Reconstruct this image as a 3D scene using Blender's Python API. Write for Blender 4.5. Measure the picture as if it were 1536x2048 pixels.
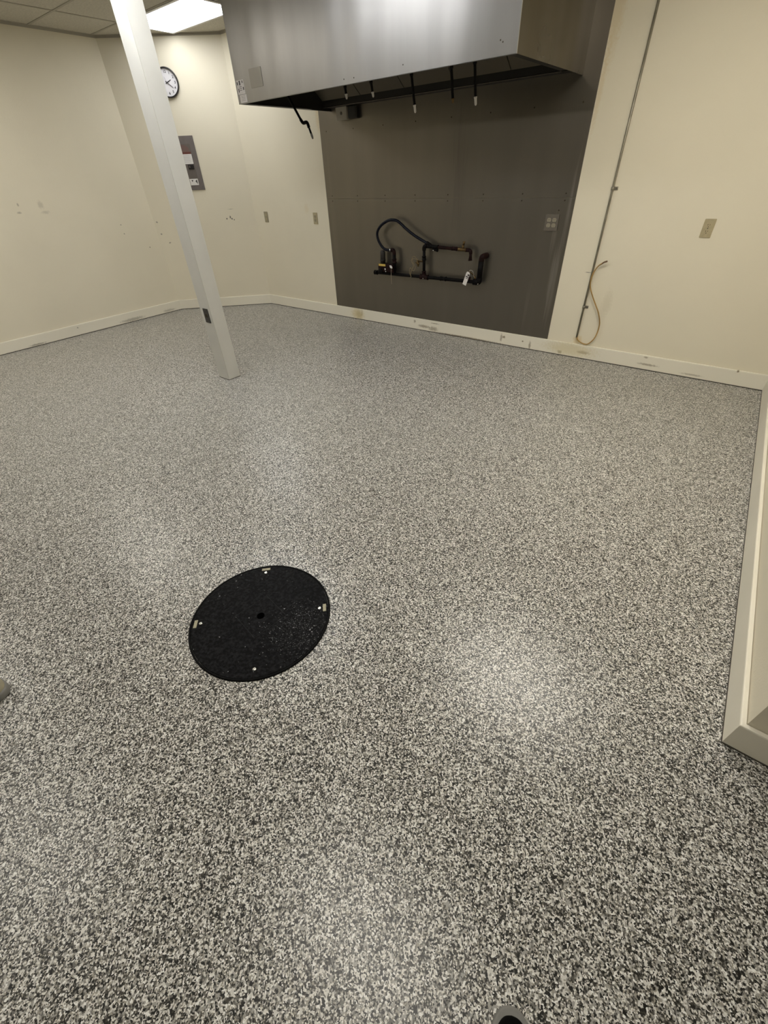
import bpy, bmesh, math, random
from mathutils import Vector, Matrix
random.seed(7)
for o in list(bpy.data.objects): bpy.data.objects.remove(o)
C = bpy.context.scene.collection
PI = math.pi

# ------------------------------------------------------------------ camera, world, exposure
cam_d = bpy.data.cameras.new('camera'); cam = bpy.data.objects.new('camera', cam_d); C.objects.link(cam)
cam_d.sensor_fit = 'VERTICAL'; cam_d.sensor_height = 36.0; cam_d.lens = 36.0*837.716/2048.0
cam_d.clip_start = 0.02; cam_d.clip_end = 60
cam.matrix_world = Matrix(((0.7929, -0.3618, 0.4903, 0), (0.6082, 0.5198, -0.5999, 0), (-0.0378, 0.7739, 0.6322, 1.5), (0, 0, 0, 1)))
bpy.context.scene.camera = cam
w = bpy.data.worlds.new('world'); bpy.context.scene.world = w; w.use_nodes = True
w.node_tree.nodes['Background'].inputs[0].default_value = (0.8, 0.85, 1, 1)
w.node_tree.nodes['Background'].inputs[1].default_value = 0.0
vs = bpy.context.scene.view_settings
vs.view_transform = 'Standard'; vs.look = 'None'; vs.gamma = 1; vs.use_curve_mapping = False; vs.exposure = 0.13
# ceiling troffers: (x, y, strength of the tubes)
COOL = (0.96, 0.975, 1.0, 1); WARM = (1.0, 0.95, 0.86, 1)
FIXTURES = [(-5.355, 3.765, 5.8, COOL), (-3.20, 1.845, 13.5, COOL), (-0.47, 2.545, 18.0, WARM), (-0.47, 0.105, 10.0, WARM), (-5.355, 1.325, 9.0, WARM), (-2.91, -1.115, 7.0, WARM), (-5.355, -1.115, 9.5, WARM)]  # closing pair is unseen fill, added to brighten the walls and post

# ------------------------------------------------------------------ room measures
HC = 2.747                       # ceiling height
YB = 4.418                       # back wall
XL = -6.582                      # left wall
DA = Vector((XL, 3.502, 0)); DB = Vector((-5.605, YB, 0))   # diagonal corner wall
DU = (DB-DA).normalized(); DN = Vector((DU.y, -DU.x, 0))
def xr(y): return 0.425 + (YB-y)*0.0215                      # right wall
YE = 1.125                       # right wall ends, turns away
BH, BT = 0.125, 0.018            # baseboard height and thickness

# ------------------------------------------------------------------ mesh helpers
def B(): return bmesh.new()
def add_box(bm, x0, x1, y0, y1, z0, z1, M=None, bev=0):
    t = bmesh.new()
    r = bmesh.ops.create_cube(t, size=1)
    bmesh.ops.transform(t, matrix=Matrix.Translation(((x0+x1)/2, (y0+y1)/2, (z0+z1)/2)) @ Matrix.Diagonal((x1-x0, y1-y0, z1-z0, 1)), verts=t.verts)
    if bev: bmesh.ops.bevel(t, geom=list(t.edges), offset=bev, segments=2, affect='EDGES', profile=0.7)
    merge(bm, t, M); return bm
def merge(bm, t, M=None):
    if M is not None: bmesh.ops.transform(t, matrix=M, verts=t.verts)
    me = bpy.data.meshes.new('tmp'); t.to_mesh(me); t.free(); bm.from_mesh(me); bpy.data.meshes.remove(me)
def frame_axes(d):
    d = d.normalized(); a = Vector((0, 0, 1)) if abs(d.z) < 0.9 else Vector((1, 0, 0))
    u = d.cross(a).normalized(); v = d.cross(u).normalized(); return u, v
def add_tube(bm, pts, r, n=14, cap=True):
    pts = [Vector(p) for p in pts]; rr = r if isinstance(r, (list, tuple)) else [r]*len(pts)
    rings = []; u = None
    for i, p in enumerate(pts):
        d = (pts[min(i+1, len(pts)-1)] - pts[max(i-1, 0)]).normalized()
        if u is None: u, v = frame_axes(d)
        else:
            u = (u - d*u.dot(d)).normalized(); v = d.cross(u).normalized()
        rings.append([bm.verts.new(p + (u*math.cos(2*PI*k/n) + v*math.sin(2*PI*k/n))*rr[i]) for k in range(n)])
    for a, b in zip(rings, rings[1:]):
        for k in range(n):
            f = bm.faces.new((a[k], a[(k+1) % n], b[(k+1) % n], b[k])); f.smooth = True
    if cap:
        bm.faces.new(list(reversed(rings[0]))); bm.faces.new(rings[-1])
    return bm
def add_lathe(bm, prof, n=48, M=None, smooth=True):
    t = bmesh.new(); rings = []
    for r, z in prof:
        if r < 1e-6: rings.append([t.verts.new((0, 0, z))])
        else: rings.append([t.verts.new((r*math.cos(2*PI*k/n), r*math.sin(2*PI*k/n), z)) for k in range(n)])
    for a, b in zip(rings, rings[1:]):
        for k in range(n):
            q = [a[k % len(a)], a[(k+1) % len(a)], b[(k+1) % len(b)], b[k % len(b)]]
            q = list(dict.fromkeys(q))
            if len(q) > 2: t.faces.new(q).smooth = smooth
    merge(bm, t, M); return bm
def add_prism(bm, poly, z0, z1, M=None):
    t = bmesh.new()
    a = [t.verts.new((x, y, z0)) for x, y in poly]; b = [t.verts.new((x, y, z1)) for x, y in poly]
    t.faces.new(list(reversed(a))); t.faces.new(b)
    for k in range(len(a)): t.faces.new((a[k], a[(k+1) % len(a)], b[(k+1) % len(a)], b[k]))
    merge(bm, t, M); return bm
def obj(name, bm, m, parent=None, loc=None, **kw):
    bmesh.ops.recalc_face_normals(bm, faces=list(bm.faces))
    me = bpy.data.meshes.new(name); bm.to_mesh(me); bm.free()
    if m: me.materials.append(m)
    o = bpy.data.objects.new(name, me); C.objects.link(o)
    if parent: o.parent = parent
    if loc is not None: o.location = loc
    for k, v in kw.items(): o[k] = v
    return o
def thing(name, label, cat, loc=(0, 0, 0), M=None, group=None):
    o = bpy.data.objects.new(name, None); C.objects.link(o); o.empty_display_size = 0.1
    if M is not None: o.matrix_world = M
    else: o.location = loc
    o['label'] = label; o['category'] = cat
    if group: o['group'] = group
    return o
def struct(name, bm, m, parent=None):
    o = obj(name, bm, m, parent)
    if not parent: o['kind'] = 'structure'
    return o
def smooth_path(pts, n=8):
    P = [Vector(p) for p in pts]; out = []
    for i in range(len(P)-1):
        p0, p1, p2, p3 = P[max(i-1, 0)], P[i], P[i+1], P[min(i+2, len(P)-1)]
        for k in range(n):
            t = k/n; out.append(0.5*((2*p1) + (p2-p0)*t + (2*p0-5*p1+4*p2-p3)*t*t + (3*p1-p0-3*p2+p3)*t**3))
    out.append(P[-1]); return out

# ------------------------------------------------------------------ materials
def mat(name, col, rough=0.6, metal=0.0, spec=0.5, bump=None, var=None, spots=None, emit=None, coat=0, mottle=None):
    """bump=(scale,strength,dist); var=(scale,amount); spots=[(xyz, radii xyz, colour, strength)] stains at fixed places"""
    m = bpy.data.materials.new(name); m.use_nodes = True; nt = m.node_tree; N = nt.nodes; L = nt.links
    b = N['Principled BSDF']; b.inputs['Roughness'].default_value = rough; b.inputs['Metallic'].default_value = metal
    b.inputs['Specular IOR Level'].default_value = spec
    if coat: b.inputs['Coat Weight'].default_value = coat; b.inputs['Coat Roughness'].default_value = 0.2
    col = tuple(col)+(1,) if len(col) == 3 else col
    tc = N.new('ShaderNodeTexCoord'); cur = None
    if var or spots:
        c = N.new('ShaderNodeRGB'); c.outputs[0].default_value = col; cur = c.outputs[0]
    if var:
        nz = N.new('ShaderNodeTexNoise'); nz.inputs['Scale'].default_value = var[0]; nz.inputs['Detail'].default_value = 6; L.new(tc.outputs['Object'], nz.inputs['Vector'])
        mr = N.new('ShaderNodeMapRange'); mr.inputs[1].default_value = 0.3; mr.inputs[2].default_value = 0.7; mr.inputs[3].default_value = 1-var[1]; mr.inputs[4].default_value = 1+var[1]; L.new(nz.outputs['Fac'], mr.inputs[0])
        mx = N.new('ShaderNodeMix'); mx.data_type = 'RGBA'; mx.blend_type = 'MULTIPLY'; mx.inputs[0].default_value = 1
        L.new(cur, mx.inputs[6]); L.new(mr.outputs[0], mx.inputs[7]); cur = mx.outputs[2]
    if spots:
        nz = N.new('ShaderNodeTexNoise'); nz.inputs['Scale'].default_value = 60; nz.inputs['Detail'].default_value = 4; L.new(tc.outputs['Object'], nz.inputs['Vector'])
        for pos, rad, sc, st in spots:
            s = N.new('ShaderNodeVectorMath'); s.operation = 'SUBTRACT'; L.new(tc.outputs['Object'], s.inputs[0]); s.inputs[1].default_value = pos
            d = N.new('ShaderNodeVectorMath'); d.operation = 'DIVIDE'; L.new(s.outputs[0], d.inputs[0]); d.inputs[1].default_value = rad
            l = N.new('ShaderNodeVectorMath'); l.operation = 'LENGTH'; L.new(d.outputs[0], l.inputs[0])
            a = N.new('ShaderNodeMath'); a.operation = 'MULTIPLY_ADD'; L.new(nz.outputs['Fac'], a.inputs[0]); a.inputs[1].default_value = 1.2; L.new(l.outputs['Value'], a.inputs[2])
            r = N.new('ShaderNodeMapRange'); r.inputs[1].default_value = 1.0; r.inputs[2].default_value = 1.6; r.inputs[3].default_value = st; r.inputs[4].default_value = 0; L.new(a.outputs[0], r.inputs[0])
            mx = N.new('ShaderNodeMix'); mx.data_type = 'RGBA'; L.new(r.outputs[0], mx.inputs[0]); L.new(cur, mx.inputs[6]); mx.inputs[7].default_value = tuple(sc)+(1,); cur = mx.outputs[2]
    if cur: L.new(cur, b.inputs['Base Color'])
    else: b.inputs['Base Color'].default_value = col
    if bump:
        nz = N.new('ShaderNodeTexNoise'); nz.inputs['Scale'].default_value = bump[0]; nz.inputs['Detail'].default_value = 3; L.new(tc.outputs['Object'], nz.inputs['Vector'])
        bp = N.new('ShaderNodeBump'); bp.inputs['Strength'].default_value = bump[1]; bp.inputs['Distance'].default_value = bump[2]; L.new(nz.outputs['Fac'], bp.inputs['Height']); L.new(bp.outputs[0], b.inputs['Normal'])
    if emit:
        b.inputs['Emission Color'].default_value = emit[0]; b.inputs['Emission Strength'].default_value = emit[1]
    return m

WALL = (0.78, 0.725, 0.58)
DIRT = (0.16, 0.14, 0.10); BLK = (0.03, 0.028, 0.02); YEL = (0.62, 0.44, 0.16)
def wall_mat(name, spots=None, col=WALL): return mat(name, col, 0.62, spec=0.3, bump=(130, 0.35, 0.002), var=(1.3, 0.03), spots=spots)
m_wall_left = wall_mat('paint_wall_left', [((XL, 2.042, 1.356), (.1, .012, .02), DIRT, .5), ((XL, 2.02, 1.287), (.1, .03, .012), DIRT, .45),
    ((XL, 2.257, 1.342), (.1, .035, .045), (.3, .27, .2), .3), ((XL, 2.275, 1.273), (.1, .05, .02), (.3, .27, .2), .3),
    ((XL, 3.057, 1.085), (.1, .008, .008), BLK, .7), ((XL, 3.06, .989), (.1, .008, .008), BLK, .6), ((XL, 3.333, .809), (.1, .01, .01), BLK, .8)])
m_wall_diag = wall_mat('paint_wall_diagonal', [((-6.549, 3.522, 1.072), (.02, .02, .012), BLK, .7), ((-6.542, 3.529, .937), (.015, .015, .015), BLK, .7), ((-6.486, 3.582, .835), (.02, .02, .01), BLK, .7),
    ((-5.88, 4.157, 1.07), (.01, .01, .012), BLK, .9), ((-5.845, 4.19, 1.085), (.01, .014, .02), BLK, .9), ((-5.83, 4.20, 1.065), (.016, .014, .014), BLK, .9), ((-5.812, 4.22, 1.055), (.008, .008, .01), BLK, .9),
    ((-5.82, 4.205, 1.172), (.045, .045, .004), (.3, .28, .2), .8)])
m_wall_back = wall_mat('paint_wall_back', [((-1.36, YB, 2.3), (.06, .1, .35), YEL, .28), ((-1.37, YB, 1.9), (.025, .1, .3), YEL, .25), ((-4.25, YB, 1.95), (.05, .1, .14), YEL, .3),
    ((-.93, YB, .5), (.05, .1, .14), (.5, .44, .3), .25), ((-1.15, YB, .73), (.035, .1, .004), DIRT, .7), ((-4.6, YB, 1.17), (.05, .1, .06), YEL, .15), ((-1.10, YB, .16), (.05, .1, .05), YEL, .45)])
m_wall = wall_mat('paint_wall')
m_base = mat('paint_baseboard', (.83, .79, .67), 0.5, var=(2, .04), bump=(60, .15, .002))
def bspots():
    r = random.Random(3); L = []
    for x, z, rx, rz, st in [(-3.85, .06, .06, .06, .4), (-3.80, .08, .012, .05, .5), (-2.98, .09, .02, .02, .6), (-2.85, .05, .10, .02, .6), (-2.72, .04, .08, .03, .55), (-2.7, .10, .07, .006, .7), (-2.3, .01, .5, .010, .7),
                              (-1.87, .07, .014, .05, .6), (-1.84, .08, .02, .014, .8), (-1.63, .07, .01, .01, .9), (-1.55, .04, .016, .05, .6), (-1.24, .03, .03, .02, .6), (-1.02, .06, .07, .02, .5), (-.45, .05, .1, .012, .55), (-.48, .11, .02, .01, .6), (.2, .12, .012, .012, .9), (-.1, .03, .1, .01, .4)]:
        L.append(((x, YB-BT, z), (rx, .1, rz), (.17, .12, .05), st))
    L.append(((-3.87, YB-BT, .06), (.13, .1, .09), (.62, .5, .22), .6)); L.append(((-1.15, YB-BT, .07), (.3, .1, .08), (.62, .52, .25), .45))
    return L
m_base_back = mat('paint_baseboard_back', (.83, .79, .67), 0.5, bump=(60, .15, .002), spots=bspots())
m_base_left = mat('paint_baseboard_left', (.83, .79, .67), 0.5, bump=(60, .15, .002), spots=[((XL+BT, 2.75, .03), (.1, .2, .025), DIRT, .5), ((XL+BT, 1.55, .02), (.1, .12, .012), DIRT, .6), ((XL+BT, 3.3, .03), (.1, .12, .02), DIRT, .4), ((XL+BT, 2.05, .09), (.1, .01, .01), BLK, .6)])
m_ceil = mat('ceiling_tile', (.56, .53, .45), 0.9, spec=0.1, bump=(220, .6, .003), var=(60, .10))
m_grid = mat('ceiling_grid_shade', (.42, .39, .32), 0.8)  # shadow lines of the grid put into a colour darker than the tiles
m_post = mat('post_paint', (.62, .61, .56), 0.5, bump=(90, .12, .002), var=(4, .04), spots=[((-3.59, 2.29, .80), (.03, .012, .03), DIRT, .8), ((-3.60, 2.22, .11), (.03, .012, .012), (.4, .2, .08), .5)])
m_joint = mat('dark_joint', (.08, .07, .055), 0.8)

def flake_floor():
    m = bpy.data.materials.new('epoxy_flake'); m.use_nodes = True; nt = m.node_tree; N = nt.nodes; L = nt.links; b = N['Principled BSDF']
    tc = N.new('ShaderNodeTexCoord')
    nz = N.new('ShaderNodeTexNoise'); nz.inputs['Scale'].default_value = 220; nz.inputs['Detail'].default_value = 2; L.new(tc.outputs['Object'], nz.inputs['Vector'])
    ad = N.new('ShaderNodeVectorMath'); ad.operation = 'MULTIPLY_ADD'; L.new(nz.outputs['Color'], ad.inputs[0]); ad.inputs[1].default_value = (.004, .004, 0); L.new(tc.outputs['Object'], ad.inputs[2])
    def vor(scale):
        v = N.new('ShaderNodeTexVoronoi'); v.voronoi_dimensions = '2D'; v.inputs['Scale'].default_value = scale; L.new(ad.outputs[0], v.inputs['Vector'])
        s = N.new('ShaderNodeSeparateColor'); L.new(v.outputs['Color'], s.inputs[0]); return v, s
    v1, s1 = vor(210); v2, s2 = vor(330)
    def ramp(stops, src):
        r = N.new('ShaderNodeValToRGB'); r.color_ramp.interpolation = 'CONSTANT'; e = r.color_ramp.elements
        while len(e) < len(stops): e.new(0.5)
        for i, (p, c) in enumerate(stops): e[i].position = p; e[i].color = tuple(c)+(1,)
        L.new(src, r.inputs[0]); return r
    A = [(0, (.012, .012, .010)), (.20, (.06, .055, .046)), (.34, (.16, .153, .14)), (.48, (.36, .348, .32)), (.68, (.66, .645, .60)), (.88, (.86, .855, .82))]
    r1 = ramp(A, s1.outputs[0])
    A2 = [(0, (.015, .015, .013)), (.26, (.10, .095, .08)), (.42, (.34, .32, .27)), (.74, (.76, .74, .68))]
    r2 = ramp(A2, s2.outputs[1])
    gt = N.new('ShaderNodeMath'); gt.operation = 'GREATER_THAN'; L.new(s2.outputs[2], gt.inputs[0]); gt.inputs[1].default_value = .62
    mx = N.new('ShaderNodeMix'); mx.data_type = 'RGBA'; L.new(gt.outputs[0], mx.inputs[0]); L.new(r1.outputs[0], mx.inputs[6]); L.new(r2.outputs[0], mx.inputs[7])
    L.new(mx.outputs[2], b.inputs['Base Color'])
    b.inputs['Roughness'].default_value = .28; b.inputs['Specular IOR Level'].default_value = .38
    bp = N.new('ShaderNodeBump'); bp.inputs['Strength'].default_value = .30; bp.inputs['Distance'].default_value = .0012
    L.new(s1.outputs[1], bp.inputs['Height'])
    nb = N.new('ShaderNodeTexNoise'); nb.inputs['Scale'].default_value = 300; L.new(tc.outputs['Object'], nb.inputs['Vector'])
    b2 = N.new('ShaderNodeBump'); b2.inputs['Strength'].default_value = .25; b2.inputs['Distance'].default_value = .001; L.new(nb.outputs['Fac'], b2.inputs['Height']); L.new(bp.outputs[0], b2.inputs['Normal'])
    L.new(b2.outputs[0], b.inputs['Normal'])
    return m
m_floor = flake_floor()

def steel(name, col, rough, streak=0.12, spots=None, wave=.6):
    m = bpy.data.materials.new(name); m.use_nodes = True; nt = m.node_tree; N = nt.nodes; L = nt.links; b = N['Principled BSDF']
    b.inputs['Metallic'].default_value = .9
    tc = N.new('ShaderNodeTexCoord')
    mp = N.new('ShaderNodeMapping'); mp.inputs['Scale'].default_value = (7, 7, .8); L.new(tc.outputs['Object'], mp.inputs[0])
    n1 = N.new('ShaderNodeTexNoise'); n1.inputs['Scale'].default_value = 1.0; n1.inputs['Detail'].default_value = 5; L.new(mp.outputs[0], n1.inputs['Vector'])
    mr = N.new('ShaderNodeMapRange'); mr.inputs[1].default_value = .3; mr.inputs[2].default_value = .7; mr.inputs[3].default_value = 1-streak; mr.inputs[4].default_value = 1+streak; L.new(n1.outputs['Fac'], mr.inputs[0])
    mx = N.new('ShaderNodeMix'); mx.data_type = 'RGBA'; mx.blend_type = 'MULTIPLY'; mx.inputs[0].default_value = 1; mx.inputs[6].default_value = tuple(col)+(1,); L.new(mr.outputs[0], mx.inputs[7])
    cur = mx.outputs[2]
    if spots:
        mp3 = N.new('ShaderNodeMapping'); mp3.inputs['Scale'].default_value = (90, 90, 3); L.new(tc.outputs['Object'], mp3.inputs[0])
        n3 = N.new('ShaderNodeTexNoise'); n3.inputs['Scale'].default_value = 1.0; n3.inputs['Detail'].default_value = 4; L.new(mp3.outputs[0], n3.inputs['Vector'])
        for pos, rad, sc, st in spots:
            s = N.new('ShaderNodeVectorMath'); s.operation = 'SUBTRACT'; L.new(tc.outputs['Object'], s.inputs[0]); s.inputs[1].default_value = pos
            d = N.new('ShaderNodeVectorMath'); d.operation = 'DIVIDE'; L.new(s.outputs[0], d.inputs[0]); d.inputs[1].default_value = rad
            l = N.new('ShaderNodeVectorMath'); l.operation = 'LENGTH'; L.new(d.outputs[0], l.inputs[0])
            a = N.new('ShaderNodeMath'); a.operation = 'MULTIPLY_ADD'; L.new(n3.outputs['Fac'], a.inputs[0]); a.inputs[1].default_value = 1.6; L.new(l.outputs['Value'], a.inputs[2])
            r = N.new('ShaderNodeMapRange'); r.inputs[1].default_value = 0.8; r.inputs[2].default_value = 1.7; r.inputs[3].default_value = st; r.inputs[4].default_value = 0; L.new(a.outputs[0], r.inputs[0])
            m2 = N.new('ShaderNodeMix'); m2.data_type = 'RGBA'; L.new(r.outputs[0], m2.inputs[0]); L.new(cur, m2.inputs[6]); m2.inputs[7].default_value = tuple(sc)+(1,); cur = m2.outputs[2]
    L.new(cur, b.inputs['Base Color'])
    n2 = N.new('ShaderNodeTexNoise'); n2.inputs['Scale'].default_value = 3.0; n2.inputs['Detail'].default_value = 3; L.new(tc.outputs['Object'], n2.inputs['Vector'])
    r2 = N.new('ShaderNodeMapRange'); r2.inputs[3].default_value = rough-.02; r2.inputs[4].default_value = rough+.02; L.new(n2.outputs['Fac'], r2.inputs[0]); L.new(r2.outputs[0], b.inputs['Roughness'])
    mp2 = N.new('ShaderNodeMapping'); mp2.inputs['Scale'].default_value = (600, 600, 6); L.new(tc.outputs['Object'], mp2.inputs[0])
    n3 = N.new('ShaderNodeTexNoise'); n3.inputs['Scale'].default_value = 1; L.new(mp2.outputs[0], n3.inputs['Vector'])
    n4 = N.new('ShaderNodeTexNoise'); n4.inputs['Scale'].default_value = 1.0; n4.inputs['Detail'].default_value = 1; mp4 = N.new('ShaderNodeMapping'); mp4.inputs['Scale'].default_value = (2.6, 2.6, .35); L.new(tc.outputs['Object'], mp4.inputs[0]); L.new(mp4.outputs[0], n4.inputs['Vector'])
    b4 = N.new('ShaderNodeBump'); b4.inputs['Strength'].default_value = wave; b4.inputs['Distance'].default_value = .035; L.new(n4.outputs['Fac'], b4.inputs['Height'])
    bp = N.new('ShaderNodeBump'); bp.inputs['Strength'].default_value = .15; bp.inputs['Distance'].default_value = .0005; L.new(n3.outputs['Fac'], bp.inputs['Height']); L.new(b4.outputs[0], bp.inputs['Normal']); L.new(bp.outputs[0], b.inputs['Normal'])
    return m
m_sheet = steel('stainless_wall_sheet', (.205, .187, .158), .36, .04, wave=.15, spots= [((1.36, 0, .62), (.045, .2, .45), (.42, .40, .36), .55), ((1.30, 0, 1.0), (.03, .2, .25), (.42, .40, .36), .4), ((1.385, 0, 1.15), (.02, .2, .5), (.42, .40, .36), .5), ((1.15, 0, .4), (.03, .2, .3), (.36, .34, .30), .25), ((.30, 0, 1.45), (.09, .2, .55), (.11, .095, .09), .35), ((-1.35, 0, 1.0), (.06, .2, .8), (.30, .28, .24), .25)])
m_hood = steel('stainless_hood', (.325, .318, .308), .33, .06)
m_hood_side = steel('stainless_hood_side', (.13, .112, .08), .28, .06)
m_hood_in = mat('greasy_hood_interior', (.11, .095, .07), .55, metal=.3)
m_trough = mat('black_trough', (.012, .010, .008), .5)
m_edge = mat('worn_steel_edge', (.5, .48, .44), .3, metal=1)
m_black = mat('black_iron', (.004, .0035, .0035), .55, spec=.1, var=(30, .4))
m_red_iron = mat('rusty_iron', (.014, .005, .0045), .55, spec=.12, var=(40, .5))
m_hose = mat('blue_black_hose', (.003, .0045, .011), .4, spec=.18)
m_brass = mat('aged_brass', (.13, .085, .035), .4, metal=.8)
m_chrome = mat('bright_metal', (.7, .7, .68), .25, metal=1)
m_white = mat('white_paper', (.75, .73, .70), .6)
m_sticker = mat('sticker_grey_white', (.60, .57, .55), .5, var=(120, .12))
m_ink = mat('dark_ink', (.05, .045, .045), .6)
m_redlab = mat('red_label_ink', (.13, .035, .025), .5)
m_yellow = mat('yellow_label', (.62, .44, .10), .5)
m_ivory = mat('ivory_plastic', (.44, .38, .24), .4, var=(40, .08))
m_ivory2 = mat('grey_ivory_plastic', (.33, .29, .20), .4)
m_recept = mat('light_receptacle', (.29, .265, .20), .4)
m_slot = mat('slot_dark', (.035, .025, .012), .7)
m_browngrey = mat('dull_steel_plate', (.13, .115, .095), .5, spec=.3)
m_panel = mat('breaker_panel_paint', (.155, .135, .125), .45, var=(12, .08))
m_panel_d = mat('breaker_door_paint', (.135, .115, .10), .4, var=(12, .08))
m_galv = mat('galvanized_conduit', (.30, .28, .22), .45, metal=.6, var=(14, .25))
m_tube = mat('yellowed_tube', (.34, .21, .06), .35, var=(9, .35))
m_tube_end = mat('tube_brown_end', (.13, .07, .03), .5)
m_clockrim = mat('black_plastic', (.014, .012, .014), .3)
m_clockface = mat('clock_face', (.74, .72, .73), .5)
m_hand = mat('clock_hand_black', (.03, .03, .03), .5)
m_plate = mat('dark_outlet_plate', (.045, .043, .04), .35, metal=.3)
m_rubber = mat('grey_rubber', (.21, .205, .19), .7, var=(30, .1), bump=(200, .2, .001))
m_blackcloth = mat('black_shoe_fabric', (.002, .002, .002), .9, spec=.08, bump=(600, .4, .001))
m_brown = mat('brown_pink_fabric', (.06, .035, .03), .85, bump=(500, .4, .001))
m_tan = mat('tan_suede', (.33, .30, .21), .85, var=(25, .08), bump=(400, .3, .001))
m_cap = mat('white_cap', (.62, .60, .56), .4)

# ------------------------------------------------------------------ structure
bm = B(); add_box(bm, -6.8, 3.2, -6.2, 4.7, -.15, 0); struct('floor', bm, m_floor)
bm = B(); add_box(bm, -6.8, 3.2, -6.2, 4.7, HC, HC+.15); ceil = struct('ceiling', bm, m_ceil)
bm = B()
for k in range(-1, 8):
    x = -5.96 + 1.22*k
    if XL < x < 3.1: add_box(bm, x-.012, x+.012, -6.1, YB, HC-.004, HC+.001)
for k in range(-15, 3):
    y = 3.46 + .61*k
    if -6.1 < y < YB: add_box(bm, XL, 3.1, y-.012, y+.012, HC-.0042, HC+.001)
struct('ceiling_grid', bm, m_grid, ceil)
bm = B(); add_box(bm, XL-.15, XL, -6.1, 3.502, 0, HC); struct('wall_left', bm, m_wall_left)
bm = B(); p = [(DA.x, DA.y), (DB.x, DB.y), (DB.x-.02, DB.y+.2), (DA.x-.2, DA.y+.02)]; add_prism(bm, p, 0, HC); struct('wall_diagonal', bm, m_wall_diag)
bm = B(); add_box(bm, DB.x, .6, YB, YB+.15, 0, HC); struct('wall_back', bm, m_wall_back)
# right wall ends at YE and turns to the right
bm = B(); add_prism(bm, [(xr(YB), YB), (xr(YE), YE), (3.1, YE), (3.1, YE+.2), (xr(YE)+.2, YE+.2), (xr(YB)+.2, YB)], 0, HC); struct('wall_right', bm, m_wall)
bm = B(); add_box(bm, XL-.15, 3.25, -6.25, -6.1, 0, HC); struct('wall_front', bm, m_wall)
bm = B(); add_box(bm, 3.1, 3.25, -6.1, YE, 0, HC); struct('wall_side', bm, m_wall)
def base_run(name, a, b, n, m, a_ext=0, b_ext=0):
    """baseboard with eased top edge, from a to b along the wall, n = into the room"""
    a = Vector(a); b = Vector(b); n = Vector(n).normalized(); d = (b-a).normalized(); L = (b-a).length
    prof = [(.0025, 0.006), (BT, 0.007), (BT, BH-.005), (BT-.0015, BH-.0012), (BT-.005, BH), (.0025, BH)]
    bm = B(); N_ = 6; rings = []
    for s, e in ((0, a_ext), (L, b_ext)):
        # mitre: offset grows with depth
        rings.append([bm.verts.new(a + d*(s + (e*q/BT)) + n*q + Vector((0, 0, z))) for q, z in prof])
    for k in range(N_): bm.faces.new((rings[0][k], rings[0][(k+1) % N_], rings[1][(k+1) % N_], rings[1][k]))
    bm.faces.new(list(reversed(rings[0]))); bm.faces.new(rings[1])
    o = struct(name, bm, m)
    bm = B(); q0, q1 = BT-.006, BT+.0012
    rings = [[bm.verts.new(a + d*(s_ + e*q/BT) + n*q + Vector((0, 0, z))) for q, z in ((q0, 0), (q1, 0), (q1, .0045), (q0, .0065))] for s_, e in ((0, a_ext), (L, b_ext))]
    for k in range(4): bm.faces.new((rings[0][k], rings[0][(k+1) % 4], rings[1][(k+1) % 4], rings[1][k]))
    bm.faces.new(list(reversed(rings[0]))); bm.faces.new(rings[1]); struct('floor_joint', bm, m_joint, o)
    return o
t22 = BT*math.tan(math.radians(23.5))
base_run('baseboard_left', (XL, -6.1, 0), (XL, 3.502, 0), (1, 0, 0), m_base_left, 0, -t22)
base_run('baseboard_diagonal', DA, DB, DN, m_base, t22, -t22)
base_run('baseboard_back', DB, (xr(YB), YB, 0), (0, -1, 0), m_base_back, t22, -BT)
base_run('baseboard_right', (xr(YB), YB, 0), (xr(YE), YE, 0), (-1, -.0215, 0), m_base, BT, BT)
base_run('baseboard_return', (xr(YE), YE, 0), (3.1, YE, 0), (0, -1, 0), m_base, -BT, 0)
# ceiling wall angles
def angle_run(name, a, b, n):
    a = Vector(a); b = Vector(b); n = Vector(n).normalized(); L = (b-a).length
    M = Matrix.Translation(a) @ Matrix(((b-a).normalized(), n, Vector((0, 0, 1)))).transposed().to_4x4()
    bm = B(); add_box(bm, 0, L, 0, .022, HC-.003, HC, M); add_box(bm, 0, L, 0, .002, HC-.022, HC, M); struct(name, bm, m_grid)
angle_run('trim_1', (XL, -6.1, 0), (XL, 3.502, 0), (1, 0, 0)); angle_run('trim_2', DA, DB, DN)
angle_run('trim_3', DB, (xr(YB), YB, 0), (0, -1, 0)); angle_run('trim_4', (xr(YB), YB, 0), (xr(YE), YE, 0), (-1, 0, 0))

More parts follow.
